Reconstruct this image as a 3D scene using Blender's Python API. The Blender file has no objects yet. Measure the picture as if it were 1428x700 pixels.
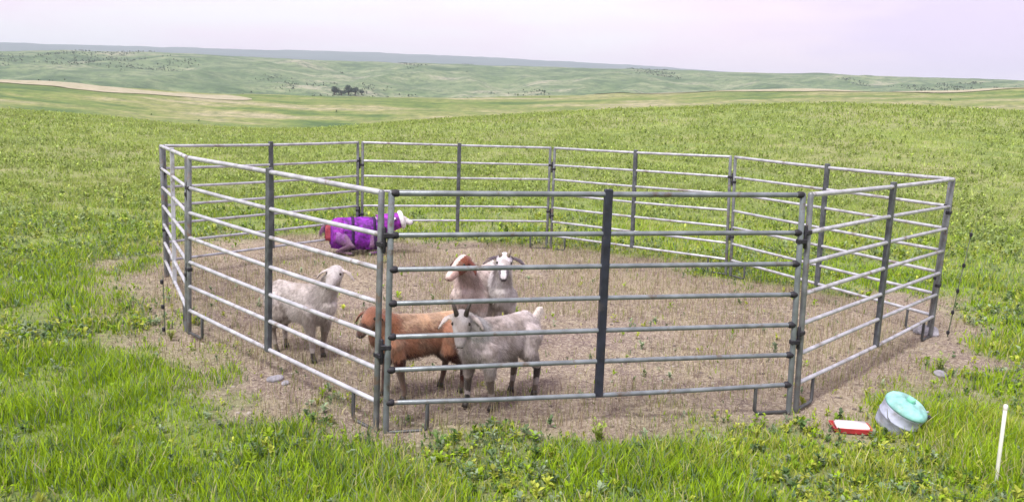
import bpy, bmesh, math, random
import numpy as np
from mathutils import Vector, Matrix
PI = math.pi
R = math.radians
random.seed(7)
rng = np.random.default_rng(11)
scene = bpy.context.scene
COL = scene.collection

# ------------------------------------------------------------------ camera
CAM_H, PITCH, ROLL, FOC = 2.091, 0.1661, -0.0323, 1140.5
cd = bpy.data.cameras.new('camera')
cam = bpy.data.objects.new('camera', cd)
COL.objects.link(cam)
scene.camera = cam
cd.sensor_width = 36.0
cd.lens = 36.0 * FOC / 1428.0
cd.clip_start = 0.05
cd.clip_end = 9000
_c, _s = math.cos(PITCH), math.sin(PITCH)
_r, _q = math.cos(ROLL), math.sin(ROLL)
right0, up0, fwd = Vector((1, 0, 0)), Vector((0, _s, _c)), Vector((0, _c, -_s))
rt = right0 * _r - up0 * _q
up = right0 * _q + up0 * _r
m = Matrix((rt, up, -fwd)).transposed().to_4x4()
m.translation = Vector((0, 0, CAM_H))
cam.matrix_world = m

# ------------------------------------------------------------------ light
EXPO = 1.79
SUN_EL, SUN_AZ = R(58), R(215)         # azimuth clockwise from +Y: behind the camera, to the left
w = bpy.data.worlds.new('World')
scene.world = w
w.use_nodes = True
nt = w.node_tree
nt.nodes.clear()
N = nt.nodes.new
out = N('ShaderNodeOutputWorld')
bg = N('ShaderNodeBackground')
bgc = N('ShaderNodeBackground')
mix = N('ShaderNodeMixShader')
sky = N('ShaderNodeTexSky')
sky.sky_type = 'NISHITA'
sky.sun_disc = False
sky.sun_elevation = SUN_EL
sky.sun_rotation = SUN_AZ
sky.dust_density = 3
bg.inputs[1].default_value = 0.05
nt.links.new(sky.outputs[0], bg.inputs[0])
tc = N('ShaderNodeTexCoord')
mp = N('ShaderNodeMapping')
mp.inputs['Scale'].default_value = (1.6, 1.6, 9)
mp.inputs['Location'].default_value = (0.35, 0.1, 0.2)
nz = N('ShaderNodeTexNoise')
nz.inputs['Scale'].default_value = 1.3
nz.inputs['Detail'].default_value = 4
nz.inputs['Roughness'].default_value = 0.5
rp = N('ShaderNodeValToRGB')
e = rp.color_ramp.elements
e[0].position, e[0].color = 0.36, (0.82, 0.66, 0.90, 1)
e[1].position, e[1].color = 0.62, (1.0, 0.94, 0.95, 1)
k = rp.color_ramp.elements.new(0.48)
k.color = (1.0, 0.80, 0.91, 1)
nt.links.new(tc.outputs['Generated'], mp.inputs[0])
nt.links.new(mp.outputs[0], nz.inputs[0])
nt.links.new(nz.outputs[0], rp.inputs[0])
nt.links.new(rp.outputs[0], bgc.inputs[0])
bgc.inputs[1].default_value = 0.385
mix.inputs[0].default_value = 0.93
nt.links.new(bg.outputs[0], mix.inputs[1])
nt.links.new(bgc.outputs[0], mix.inputs[2])
nt.links.new(mix.outputs[0], out.inputs[0])

sl = bpy.data.lights.new('sun', 'SUN')
sl.energy = 1.5
sl.angle = R(13)
sl.color = (1.0, 0.95, 0.88)
so = bpy.data.objects.new('sun', sl)
COL.objects.link(so)
sd = Vector((math.sin(SUN_AZ) * math.cos(SUN_EL), math.cos(SUN_AZ) * math.cos(SUN_EL), math.sin(SUN_EL)))
so.rotation_euler = sd.to_track_quat('Z', 'Y').to_euler()
so.location = sd * 50
vs = scene.view_settings
vs.view_transform = 'Standard'
vs.look = 'None'
vs.gamma = 1
vs.exposure = EXPO


# ------------------------------------------------------------------ helpers
def link(o, parent=None):
    COL.objects.link(o)
    if parent is not None:
        o.parent = parent
    return o


def tag(o, label=None, cat=None, group=None, kind=None):
    if label: o['label'] = label
    if cat: o['category'] = cat
    if group: o['group'] = group
    if kind: o['kind'] = kind
    return o


def empty(name, loc=(0, 0, 0), rz=0):
    o = bpy.data.objects.new(name, None)
    o.empty_display_size = 0.1
    o.location = loc
    o.rotation_euler = (0, 0, rz)
    return link(o)


def obj(name, bm, mat, parent=None, smooth=True, loc=None):
    me = bpy.data.meshes.new(name)
    bm.normal_update()
    bm.to_mesh(me)
    bm.free()
    if smooth:
        for p in me.polygons: p.use_smooth = True
    me.materials.append(mat)
    o = bpy.data.objects.new(name, me)
    if loc: o.location = loc
    return link(o, parent)


def tube(bm, pts, rad, n=10, flat=1.0, caps=True, flatz=1.0):
    """closed tapered tube along pts; flat squashes sideways, flatz the other way"""
    pts = [Vector(p) for p in pts]
    rad = list(rad) if hasattr(rad, '__len__') else [rad] * len(pts)
    P, Q = [], []
    d0 = (pts[1] - pts[0]).normalized()
    d1 = (pts[-1] - pts[-2]).normalized()
    if caps:
        for a in (1.0, 0.7):
            P.append(pts[0] - d0 * rad[0] * a * 0.8); Q.append(rad[0] * (0.25 if a == 1.0 else 0.72))
    P += pts; Q += rad
    if caps:
        for a in (0.7, 1.0):
            P.append(pts[-1] + d1 * rad[-1] * a * 0.8); Q.append(rad[-1] * (0.25 if a == 1.0 else 0.72))
    rings = []
    for i, p in enumerate(P):
        d = (P[min(i + 1, len(P) - 1)] - P[max(i - 1, 0)]).normalized()
        ref = Vector((0, 1, 0)) if abs(d.y) < 0.9 else Vector((1, 0, 0))
        v = d.cross(ref).normalized()
        u = v.cross(d).normalized()
        ring = [bm.verts.new(p + u * math.cos(2 * PI * k / n) * Q[i] * flat + v * math.sin(2 * PI * k / n) * Q[i] * flatz) for k in range(n)]
        rings.append(ring)
    for a, b in zip(rings, rings[1:]):
        for k in range(n):
            bm.faces.new((a[k], a[(k + 1) % n], b[(k + 1) % n], b[k]))
    bm.faces.new(rings[0][::-1])
    bm.faces.new(rings[-1])
    return rings


def boxbm(bm, c, s, rot=None):
    M = Matrix.Translation(Vector(c)) @ (rot.to_4x4() if rot else Matrix.Identity(4)) @ Matrix.Diagonal((s[0], s[1], s[2], 1))
    return bmesh.ops.create_cube(bm, size=1, matrix=M)


def blob(bm, c, s, sub=2, rot=None):
    M = Matrix.Translation(Vector(c)) @ (rot.to_4x4() if rot else Matrix.Identity(4)) @ Matrix.Diagonal((s[0], s[1], s[2], 1))
    return bmesh.ops.create_icosphere(bm, subdivisions=sub, radius=1, matrix=M)


# vectorised value noise
_perm = rng.random((256, 256))


def vnoise(x, y):
    xi, yi = np.floor(x).astype(int), np.floor(y).astype(int)
    fx, fy = x - xi, y - yi
    fx = fx * fx * (3 - 2 * fx); fy = fy * fy * (3 - 2 * fy)
    a = _perm[xi % 256, yi % 256]; b = _perm[(xi + 1) % 256, yi % 256]
    c = _perm[xi % 256, (yi + 1) % 256]; d = _perm[(xi + 1) % 256, (yi + 1) % 256]
    return (a * (1 - fx) + b * fx) * (1 - fy) + (c * (1 - fx) + d * fx) * fy


def fbm(x, y, o=4):
    v, a, t = 0, 1.0, 0
    for i in range(o):
        v = v + a * vnoise(x * 2 ** i + 17.3 * i, y * 2 ** i + 31.7 * i); t += a; a *= 0.5
    return v / t


def sstep(a, b, x):
    t = np.clip((x - a) / (b - a), 0, 1)
    return t * t * (3 - 2 * t)


# ------------------------------------------------------------------ materials
def mat(name, base=(0.5, 0.5, 0.5), rough=0.6, metal=0.0, var=0.0, scale=20, bump=0.0, col2=None, bscale=None, attr=None, sheen=0):
    mt = bpy.data.materials.new(name)
    mt.use_nodes = True
    t = mt.node_tree
    b = t.nodes['Principled BSDF']
    b.inputs['Roughness'].default_value = rough
    b.inputs['Metallic'].default_value = metal
    b.inputs['Base Color'].default_value = (*base, 1)
    tcn = t.nodes.new('ShaderNodeTexCoord')
    if attr:
        at = t.nodes.new('ShaderNodeAttribute'); at.attribute_name = attr
        src = at.outputs['Color']
    else:
        src = None
    if var or col2:
        n = t.nodes.new('ShaderNodeTexNoise')
        n.inputs['Scale'].default_value = scale
        n.inputs['Detail'].default_value = 6
        t.links.new(tcn.outputs['Object'], n.inputs[0])
        mx = t.nodes.new('ShaderNodeMix'); mx.data_type = 'RGBA'
        mr = t.nodes.new('ShaderNodeMapRange')
        mr.inputs['From Min'].default_value = 0.35; mr.inputs['From Max'].default_value = 0.65
        t.links.new(n.outputs[0], mr.inputs[0])
        t.links.new(mr.outputs[0], mx.inputs[0])
        if src is None:
            mx.inputs[6].default_value = (*[x * (1 - var) for x in base], 1)
            mx.inputs[7].default_value = (*(col2 or [min(1, x * (1 + var)) for x in base]), 1)
            src = mx.outputs[2]
        else:
            mx.blend_type = 'MULTIPLY'
            mx.inputs[0].default_value = 1
            for l in list(t.links):
                if l.to_socket == mx.inputs[0]: t.links.remove(l)
            mv = t.nodes.new('ShaderNodeMapRange')
            mv.inputs['From Min'].default_value = 0.3; mv.inputs['From Max'].default_value = 0.7
            mv.inputs['To Min'].default_value = 1 - var; mv.inputs['To Max'].default_value = 1 + var
            t.links.new(n.outputs[0], mv.inputs[0])
            t.links.new(src, mx.inputs[6]); t.links.new(mv.outputs[0], mx.inputs[7])
            src = mx.outputs[2]
    if src is not None:
        t.links.new(src, b.inputs['Base Color'])
    if bump:
        n2 = t.nodes.new('ShaderNodeTexNoise')
        n2.inputs['Scale'].default_value = bscale or scale * 3
        n2.inputs['Detail'].default_value = 5
        t.links.new(tcn.outputs['Object'], n2.inputs[0])
        bp = t.nodes.new('ShaderNodeBump')
        bp.inputs['Strength'].default_value = bump
        bp.inputs['Distance'].default_value = 0.01
        t.links.new(n2.outputs[0], bp.inputs['Height'])
        t.links.new(bp.outputs[0], b.inputs['Normal'])
    return mt


M_RAIL = mat('painted_pipe', (0.43, 0.45, 0.50), 0.42, 0.2, var=0.22, scale=9, bump=0.1, bscale=60)
M_RAILG = mat('green_grey_pipe', (0.19, 0.22, 0.245), 0.38, 0.3, var=0.25, scale=9, bump=0.1, bscale=60)
M_POST = mat('weathered_post', (0.17, 0.185, 0.20), 0.45, 0.3, var=0.3, scale=12, bump=0.1, bscale=70)
M_BRACE = mat('dark_brace', (0.016, 0.020, 0.036), 0.55, 0.0, var=0.4, scale=14)
M_BRACEG = mat('grey_brace', (0.085, 0.095, 0.11), 0.5, 0.2, var=0.4, scale=14)
M_LOOP = mat('dark_loop', (0.07, 0.075, 0.08), 0.5, 0.2, var=0.3, scale=12)
M_PIN = mat('dark_pin', (0.02, 0.02, 0.028), 0.6, 0.2, var=0.3, scale=30)

def wear(mt, colour, lo, hi, scale, amount=.8):
    t = mt.node_tree; b = t.nodes['Principled BSDF']; src = b.inputs['Base Color'].links[0].from_socket
    n = t.nodes.new('ShaderNodeTexNoise'); n.inputs['Scale'].default_value = scale; n.inputs['Detail'].default_value = 7; n.inputs['Roughness'].default_value = .7
    g_ = t.nodes.new('ShaderNodeNewGeometry'); t.links.new(g_.outputs['Position'], n.inputs[0])
    mr = t.nodes.new('ShaderNodeMapRange'); mr.inputs['From Min'].default_value = lo; mr.inputs['From Max'].default_value = hi; mr.inputs['To Max'].default_value = amount
    t.links.new(n.outputs[0], mr.inputs[0])
    mx = t.nodes.new('ShaderNodeMix'); mx.data_type = 'RGBA'
    t.links.new(mr.outputs[0], mx.inputs[0]); t.links.new(src, mx.inputs[6]); mx.inputs[7].default_value = (*colour, 1)
    t.links.new(mx.outputs[2], b.inputs['Base Color'])


wear(M_RAIL, (.19, .15, .12), .56, .66, 5)
wear(M_RAILG, (.12, .085, .06), .57, .66, 6)
wear(M_POST, (.20, .12, .08), .56, .66, 7)
wear(M_BRACE, (.07, .06, .06), .56, .68, 8)

# ------------------------------------------------------------------ terrain
KX = np.array([8, 150, 300, 450, 560, 700, 850, 1000, 1150, 1300, 1428.])
CREST_NEAR = np.array([-16, -22, -33, -30, -16, -3, 9, 18, 26, 26, 22.])
CREST_MID = np.array([24, 19, 12, 13, 16, 20, 30, 38, 45, 48, 54.])
CREST_FAR = np.array([61, 66, 66, 63, 63, 64, 64, 65, 67, 66, 66.])
CREST_BLUE = np.array([70, 71, 71, 73, 73, 71, 68, 63, 58, 50, 50.])


def crest(table, az):
    x = 714 + FOC * np.tan(np.clip(az, -1.2, 1.2))
    # smooth the table by sampling around
    v = 0
    for o, wt in ((-60, .25), (0, .5), (60, .25)):
        v = v + wt * np.interp(x + o, KX, table)
    return v / FOC * np.clip(np.cos(az), .72, 1)


R_NEAR, R_MID, R_FAR, R_BLUE = 62., 230., 900., 3600.


def height(x, y):
    r = np.hypot(x, y); az = np.arctan2(x, y)
    azc = az
    zn = CAM_H + R_NEAR * crest(CREST_NEAR, azc)
    zm = CAM_H + R_MID * crest(CREST_MID, azc)
    zf = CAM_H + R_FAR * crest(CREST_FAR, azc)
    zb = CAM_H + R_BLUE * crest(CREST_BLUE, azc)
    v1 = np.minimum(zn, zm) - 5.0
    v2 = np.minimum(zm, zf) - 6.0
    v3 = zf - 45
    z = zn * sstep(16, R_NEAR, r)
    z = np.where(r > R_NEAR, zn + (v1 - zn) * sstep(R_NEAR, 100, r), z)
    z = np.where(r > 100, v1 + (zm - v1) * sstep(100, R_MID, r), z)
    z = np.where(r > R_MID, zm + (v2 - zm) * sstep(R_MID, 330, r), z)
    t = np.clip((r - 330) / (R_FAR - 330), 0, 1)
    z = np.where(r > 330, v2 + (zf - v2) * (0.6 * t + 0.4 * t * t * (3 - 2 * t)), z)
    z = np.where(r > R_FAR, zf + (v3 - zf) * sstep(R_FAR, 1300, r), z)
    z = np.where(r > 1300, v3 + (zb - v3) * sstep(1300, R_BLUE, r), z)
    z = np.where(r > R_BLUE, zb - 60 * sstep(R_BLUE, 4300, r), z)
    # natural undulation, nothing near the pen, and little on the crests
    big = (fbm(x / 70 + 3, y / 70 + 9) - .5) * 10 * sstep(300, 520, r) * (1 - .75 * sstep(760, 900, r) * (1 - sstep(900, 1100, r)))
    gully = -np.abs(fbm(x / 75 + 40, y / 150 + 5, 3) - .5) * 30 * sstep(340, 480, r) * (1 - sstep(720, 880, r))
    sm = (fbm(x / 9 + 30, y / 9 + 4) - .5) * 0.35 * sstep(18, 45, r) * (1 - .6 * sstep(50, 62, r))
    mid = (fbm(x / 30 + 11, y / 30 + 2) - .5) * 2.2 * sstep(95, 160, r)
    fine = (fbm(x * 3.1, y * 3.1, 3) - .5) * 0.035
    return z + big + gully + sm + mid + fine


DIRT = np.array([(-5.2, 11.3), (-4.8, 9.5), (-3.95, 8.05), (-2.92, 6.65), (-2.0, 5.5), (-1.3, 4.93), (-0.72, 4.72), (-0.02, 4.66), (0.54, 4.68), (1.06, 4.98), (1.69, 5.15), (2.15, 5.18),
                 (2.75, 5.36), (3.5, 6.25), (4.6, 7.5), (5.3, 9.0), (5.4, 9.9), (4.9, 10.1), (4.2, 9.9), (3.5, 10.6), (2.9, 11.3), (2.2, 12.6), (1.0, 13.1), (-0.5, 13.3), (-2.09, 13.4), (-3.4, 13.7), (-4.3, 13.1), (-5.0, 12.4)])


def dirt_sd(x, y):
    """signed distance to the bare patch, positive inside"""
    best = np.full(x.shape, 1e9); inside = np.zeros(x.shape, bool)
    n = len(DIRT)
    for i in range(n):
        a, b = DIRT[i], DIRT[(i + 1) % n]
        ex, ey = b - a
        t = np.clip(((x - a[0]) * ex + (y - a[1]) * ey) / (ex * ex + ey * ey), 0, 1)
        best = np.minimum(best, np.hypot(x - a[0] - t * ex, y - a[1] - t * ey))
        c = ((a[1] > y) != (b[1] > y)) & (x < (b[0] - a[0]) * (y - a[1]) / (b[1] - a[1] + 1e-12) + a[0])
        inside ^= c
    return np.where(inside, best, -best)


def dirt_mask(x, y):
    sd_ = dirt_sd(x, y) + (fbm(x * 1.7 + 5, y * 1.7 + 8, 4) - .5) * 1.7
    return sstep(-0.42, 0.60, sd_)


def ring_mesh(name, r0, r1, ratio, material, daz=0.25, back=3.0, centre=False):
    az = np.unique(np.concatenate([np.arange(-42, 42.01, daz), np.arange(42, 318.01, back)]))
    az = R(1) * az[:-1] if abs(az[-1] - 318) < 1e-6 else R(1) * az
    rs = [r0]
    while rs[-1] < r1: rs.append(rs[-1] * ratio + 0.0)
    rs = np.array(rs)
    A, RR = np.meshgrid(az, rs)
    X, Y = (RR * np.sin(A)).ravel(), (RR * np.cos(A)).ravel()
    Z = height(X, Y)
    co = np.stack([X, Y, Z], 1)
    na, nr = len(az), len(rs)
    i = np.arange(na * (nr - 1)).reshape(nr - 1, na)
    j = np.roll(i, -1, axis=1)
    quads = np.stack([i, j, j + na, i + na], -1).reshape(-1, 4)
    if centre:
        co = np.vstack([co, [[0, 0, float(height(np.array([0.]), np.array([0.]))[0])]]])
    me = bpy.data.meshes.new(name)
    nv = len(co)
    me.vertices.add(nv); me.vertices.foreach_set('co', co.astype(np.float32).ravel())
    loops = quads[:, ::-1].ravel()
    starts = np.arange(len(quads)) * 4
    if centre:
        a = np.arange(na)
        tri = np.stack([np.roll(a, -1), a, np.full(na, nv - 1)], 1)[:, ::-1]
        starts = np.concatenate([starts, len(loops) + 3 * np.arange(na)])
        tris = tri[:, ::-1]
        loops = np.concatenate([loops, tris[:, ::-1].ravel()])
    me.loops.add(len(loops)); me.loops.foreach_set('vertex_index', loops.astype(np.int32))
    me.polygons.add(len(starts)); me.polygons.foreach_set('loop_start', starts.astype(np.int32))
    me.update(calc_edges=True); me.validate()
    me.polygons.foreach_set('use_smooth', np.ones(len(me.polygons), bool))
    at = me.color_attributes.new('cover', 'FLOAT_COLOR', 'POINT')
    c = np.ones((nv, 4), np.float32)
    x, y = co[:, 0], co[:, 1]
    c[:, 0] = dirt_mask(x, y) if r0 < 20 else 0
    c[:, 1] = fbm(x / 2.6 + 50, y / 2.6 + 7, 4)
    c[:, 2] = 0
    at.data.foreach_set('color', c.ravel())
    me.materials.append(material)
    o = bpy.data.objects.new(name, me)
    link(o)
    tag(o, kind='structure')
    # make sure normals look up
    if me.polygons[len(me.polygons) // 2].normal.z < 0: me.flip_normals()
    return o


class Nodes:
    """small shader graph builder"""
    def __init__(s, name):
        s.m = bpy.data.materials.new(name); s.m.use_nodes = True
        s.t = s.m.node_tree; s.b = s.t.nodes['Principled BSDF']
        s.b.inputs['Roughness'].default_value = 0.9
        s.b.inputs['Specular IOR Level'].default_value = 0.15
        s.tc = s.t.nodes.new('ShaderNodeTexCoord').outputs['Object']

    def noise(s, scale, det=4, rough=.55, stretch=None, dist=0):
        n = s.t.nodes.new('ShaderNodeTexNoise')
        n.inputs['Scale'].default_value = scale; n.inputs['Detail'].default_value = det
        n.inputs['Roughness'].default_value = rough; n.inputs['Distortion'].default_value = dist
        v = s.tc
        if stretch:
            mpn = s.t.nodes.new('ShaderNodeMapping'); mpn.inputs['Scale'].default_value = stretch
            s.t.links.new(v, mpn.inputs[0]); v = mpn.outputs[0]
        s.t.links.new(v, n.inputs[0])
        return n.outputs[0]

    def ramp(s, f, stops):
        r = s.t.nodes.new('ShaderNodeValToRGB')
        el = r.color_ramp.elements
        while len(el) < len(stops): el.new(0.5)
        for q, (p, c) in zip(el, stops):
            q.position = p; q.color = (*c, 1) if hasattr(c, '__len__') else (c, c, c, 1)
        s.t.links.new(f, r.inputs[0])
        return r.outputs[0]

    def mix(s, f, a, b, mode='MIX'):
        n = s.t.nodes.new('ShaderNodeMix'); n.data_type = 'RGBA'; n.blend_type = mode
        for sock, v in ((n.inputs[0], f), (n.inputs[6], a), (n.inputs[7], b)):
            if hasattr(v, 'links'): s.t.links.new(v, sock)
            elif hasattr(v, '__len__'): sock.default_value = (*v, 1)
            else: sock.default_value = v
        return n.outputs[2]

    def bump(s, h, st, dist):
        n = s.t.nodes.new('ShaderNodeBump'); n.inputs['Strength'].default_value = st; n.inputs['Distance'].default_value = dist
        s.t.links.new(h, n.inputs['Height']); s.t.links.new(n.outputs[0], s.b.inputs['Normal'])

    def done(s, c):
        s.t.links.new(c, s.b.inputs['Base Color']); return s.m


# near ground: trampled dirt + meadow soil
g = Nodes('ground_cover')
at = g.t.nodes.new('ShaderNodeAttribute'); at.attribute_name = 'cover'
sep = g.t.nodes.new('ShaderNodeSeparateColor'); g.t.links.new(at.outputs['Color'], sep.inputs[0])
dirt = g.ramp(g.noise(5.5, 8, .7), [(.34, (.12, .098, .085)), (.44, (.225, .19, .15)), (.54, (.33, .285, .21)), (.66, (.47, .42, .30))])
dirt = g.mix(g.ramp(g.noise(14, 6, .8), [(.36, .75), (.50, 0.0)]), dirt, (.135, .10, .10))
dirt = g.mix(g.ramp(g.noise(1.1, 3), [(.38, 0.0), (.60, .75)]), dirt, (.20, .150, .155))
dirt = g.mix(g.ramp(g.noise(.55, 4, .6), [(.48, 0.0), (.62, .6)]), dirt, (.36, .31, .22))
dirt = g.mix(g.ramp(g.noise(30, 4, .7), [(.50, 0.0), (.62, .85)]), dirt, (.47, .42, .34))
grass = g.ramp(g.noise(.9, 6, .7), [(.32, (.13, .19, .06)), (.45, (.18, .25, .07)), (.56, (.24, .31, .09)), (.68, (.31, .31, .15))])
grass = g.mix(g.ramp(g.noise(7, 6, .75), [(.36, .6), (.54, 0.0)]), grass, (.085, .085, .05))
grass = g.mix(g.ramp(g.noise(.12, 4, .6), [(.45, 0.0), (.62, .6)]), grass, (.26, .26, .14))
gm = g.done(g.mix(sep.outputs[0], grass, dirt))
g.bump(g.noise(22, 7, .75), .9, .03)
ground = ring_mesh('ground', 1.2, 110, 1.014, gm, 0.25, 3, centre=True)

g = Nodes('middle_meadow')
c = g.ramp(g.noise(.04, 7, .7, (.6, 1.9, 1)), [(.38, (.07, .13, .045)), (.46, (.15, .21, .06)), (.53, (.24, .26, .10)), (.62, (.36, .33, .22))])
c = g.mix(g.ramp(g.noise(.5, 6, .75), [(.35, .7), (.6, 0.0)]), c, (.06, .10, .04))
mid = ring_mesh('middle_hills', 105, 345, 1.02, g.done(c), 0.3, 3)

g = Nodes('far_prairie')
c = g.ramp(g.noise(.012, 8, .78, (1, 1.6, 2)), [(.38, (.055, .10, .05)), (.47, (.115, .175, .085)), (.55, (.18, .23, .125)), (.66, (.32, .31, .24))])
c = g.mix(g.ramp(g.noise(.13, 8, .85), [(.42, .9), (.52, 0.0)]), c, (.06, .10, .06))
far = ring_mesh('far_hills', 340, 1350, 1.02, g.done(c), 0.3, 3)
g = Nodes('haze_blue_prairie')
c = g.ramp(g.noise(.006, 5, .6), [(.4, (.06, .10, .09)), (.6, (.085, .125, .11))])  # blue of distance haze mixed into the hills' base colour
blue = ring_mesh('distant_hills', 1300, 4350, 1.04, g.done(c), 0.5, 3)

# pale bare farm track / stubble lying along the middle ridge: part of the terrain
g = Nodes('stubble')
track_mat = g.done(g.ramp(g.noise(.6, 5, .7), [(.35, (.26, .26, .17)), (.65, (.38, .35, .26))]))


def strip(name, x0, x1, rfun, wfun, n=60, m_=5):
    bm = bmesh.new(); rows = []
    for i in range(n + 1):
        t = i / n
        az = math.atan((x0 + (x1 - x0) * t - 714) / FOC)
        rc, wd = rfun(t), wfun(t)
        row = []
        for k in range(m_ + 1):
            rr = rc + wd * (k / m_ - .5)
            x, y = rr * math.sin(az), rr * math.cos(az)
            row.append(bm.verts.new((x, y, float(height(np.array([x]), np.array([y]))[0]) + 0.12)))
        rows.append(row)
    for a, b in zip(rows, rows[1:]):
        for k in range(m_): bm.faces.new((a[k], b[k], b[k + 1], a[k + 1]))
    for f in bm.faces: f.normal_update()
    o = obj(name, bm, track_mat)
    tag(o, kind='structure')
    return o


strip('stubble_field', -60, 350, lambda t: 226 - 30 * t + 3 * math.sin(9 * t), lambda t: 34 * (1 - t) ** .5 * min(1, 3 * t + .5) + 3)
strip('dry_slope', 820, 1480, lambda t: 222 + 4 * math.sin(7 * t), lambda t: 14 + 22 * math.sin(PI * t) * abs(math.sin(9 * t + 1)))

# ------------------------------------------------------------------ corral panels
VX = [(-0.833, 5.104), (2.091, 5.705), (4.27, 8.045), (2.938, 10.868), (0.583, 12.83), (-2.288, 12.067), (-4.189, 9.718), (-2.941, 7.232)]
VZ = [-0.022, 0.0, -0.001, 0.023, -0.013, 0.008, -0.016, 0.021]
VL = [(.029, -.001), (-.034, .007), (.036, -.014), (-.056, .010), (.001, -.006), (.013, -.007), (-.015, .024), (.048, .015)]
RAILS = [1.597, 1.331, 1.110, 0.888, 0.667, 0.445, 0.223]


def panel(i, j, label, railm, loops=(True, True), collars=False, bracem=None):
    A = Vector((*VX[i], VZ[i])); B = Vector((*VX[j], VZ[j]))
    LA, LB = Vector((*VL[i], 0)), Vector((*VL[j], 0))
    L = (B - A).length
    base = (A + B) / 2
    root = empty('corral_panel', base)
    tag(root, label, 'fence panel', 'steel livestock panels forming the pen')

    def P(s, h):                 # s metres from end A along the panel
        t = s / L
        return A.lerp(B, t) + LA.lerp(LB, t) * (h / 1.6) + Vector((0, 0, h)) - base
    s0, s1 = 0.04, L - 0.04
    rnd = random.Random(i * 31 + 5)
    for h in RAILS:
        bm = bmesh.new()
        sag = rnd.uniform(-.016, .008)
        pts = [P(s0, h), P(s0 + (s1 - s0) * .25, h + sag * .7), P(L / 2, h + sag), P(s0 + (s1 - s0) * .75, h + sag * .7), P(s1, h)]
        rr = 0.0185 if h > 1.5 else 0.0165
        tube(bm, pts, rr, 10)
        obj('rail', bm, railm, root)
    for s in (s0, s1):
        bm = bmesh.new()
        tube(bm, [P(s, 0.015), P(s, 0.8), P(s, 1.60)], 0.0205, 12)
        obj('end_post', bm, M_POST if not collars else M_RAILG, root)
    # centre brace, a flat strap gripping every rail
    d = (B - A).normalized()
    rot = Matrix((d, Vector((0, 0, 1)).cross(d), Vector((0, 0, 1)))).transposed()
    bm = bmesh.new()
    lo, hi = P(L / 2, 0.20), P(L / 2, 1.63)
    w2, dp = 0.027, 0.020
    vs_ = []
    for pt in (lo, hi):
        for a, b in ((-w2, -dp), (w2, -dp), (w2, dp), (-w2, dp)):
            vs_.append(bm.verts.new(pt + d * a + rot.col[1] * b))
    for f in ((3, 2, 1, 0), (4, 5, 6, 7), (0, 1, 5, 4), (1, 2, 6, 5), (2, 3, 7, 6), (3, 0, 4, 7)):
        bm.faces.new([vs_[q] for q in f])
    bmesh.ops.bevel(bm, geom=bm.edges[:], offset=0.004, segments=1, affect='EDGES')
    obj('centre_brace', bm, bracem or M_BRACEG, root, smooth=False)
    for e_, (s, sg) in enumerate(((s0, 1), (s1, -1))):
        if loops[e_]:
            bm = bmesh.new()
            si = s + sg * 0.27
            tube(bm, [P(si, 0.223), P(si, 0.04), P(si - sg * 0.02, 0.018), P(s + sg * 0.02, 0.018)], 0.0135, 8)
            obj('foot_loop', bm, M_LOOP, root)
        # lugs and drop pin joining it to the neighbour
        sv = s - sg * 0.04
        for h in (1.30, 0.57):
            bm = bmesh.new()
            boxbm(bm, P(s - sg * .012, h + (.03 if sg > 0 else -.03)), (0.07, 0.045, 0.035), rot)
            bmesh.ops.bevel(bm, geom=bm.edges[:], offset=0.006, segments=1, affect='EDGES')
            obj('hinge_lug', bm, M_PIN, root, smooth=False)
        if e_ == 0:
            for h in (1.30, 0.57):
                bm = bmesh.new()
                tube(bm, [P(sv, h - .075), P(sv, h + .075)], 0.013, 8)
                obj('drop_pin', bm, M_PIN, root)
        if collars:
            for h in RAILS:
                bm = bmesh.new()
                tube(bm, [P(s + sg * .005, h), P(s + sg * .038, h)], 0.024, 10)
                obj('rail_collar', bm, M_PIN, root)
    return root


panel(0, 1, 'front steel rail panel nearest the camera, with dark centre brace and square foot loops', M_RAILG, collars=True, bracem=M_BRACE)
panel(1, 2, 'near right steel rail panel between the front panel and the right corner of the pen', M_RAIL)
panel(2, 3, 'far right steel rail panel running back from the right corner with green meadow behind it', M_RAIL)
panel(3, 4, 'back steel rail panel just right of centre, seen above the bare open ground', M_RAIL)
panel(4, 5, 'back steel rail panel left of centre, behind the brown headed goat', M_RAIL)
panel(5, 6, 'far left back steel rail panel ending at the leftmost post of the pen', M_RAIL)
panel(6, 7, 'short looking edge on steel rail panel at the far left of the pen', M_RAIL, loops=(False, True), bracem=M_RAIL)
panel(7, 0, 'near left steel rail panel slanting toward the camera in front of the standing white goat', M_RAIL)


# ------------------------------------------------------------------ goats
def coat_material(name, seed=0):
    g = Nodes(name)
    a = g.t.nodes.new('ShaderNodeAttribute'); a.attribute_name = 'coat'
    n = g.noise(60, 6, .7, (1, 1, .35))
    c = g.mix(1.0, a.outputs['Color'], g.ramp(n, [(.3, .72), (.7, 1.2)]), 'MULTIPLY')
    g.b.inputs['Roughness'].default_value = 0.85
    g.bump(g.noise(120, 5, .75, (1, 1, .3)), .8, .012)
    g.b.inputs['Sheen Weight'].default_value = 0.3
    return g.done(c)


M_COAT = coat_material('goat_hair')
M_HOOF = mat('hoof', (.03, .026, .024), .55)
M_HORN = mat('horn', (.045, .035, .03), .5, var=.3, scale=40, bump=.4)
M_HORNL = mat('pale_horn', (.22, .18, .14), .5, var=.3, scale=40, bump=.4)
M_EYE = mat('eye', (.02, .014, .008), .15)


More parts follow.
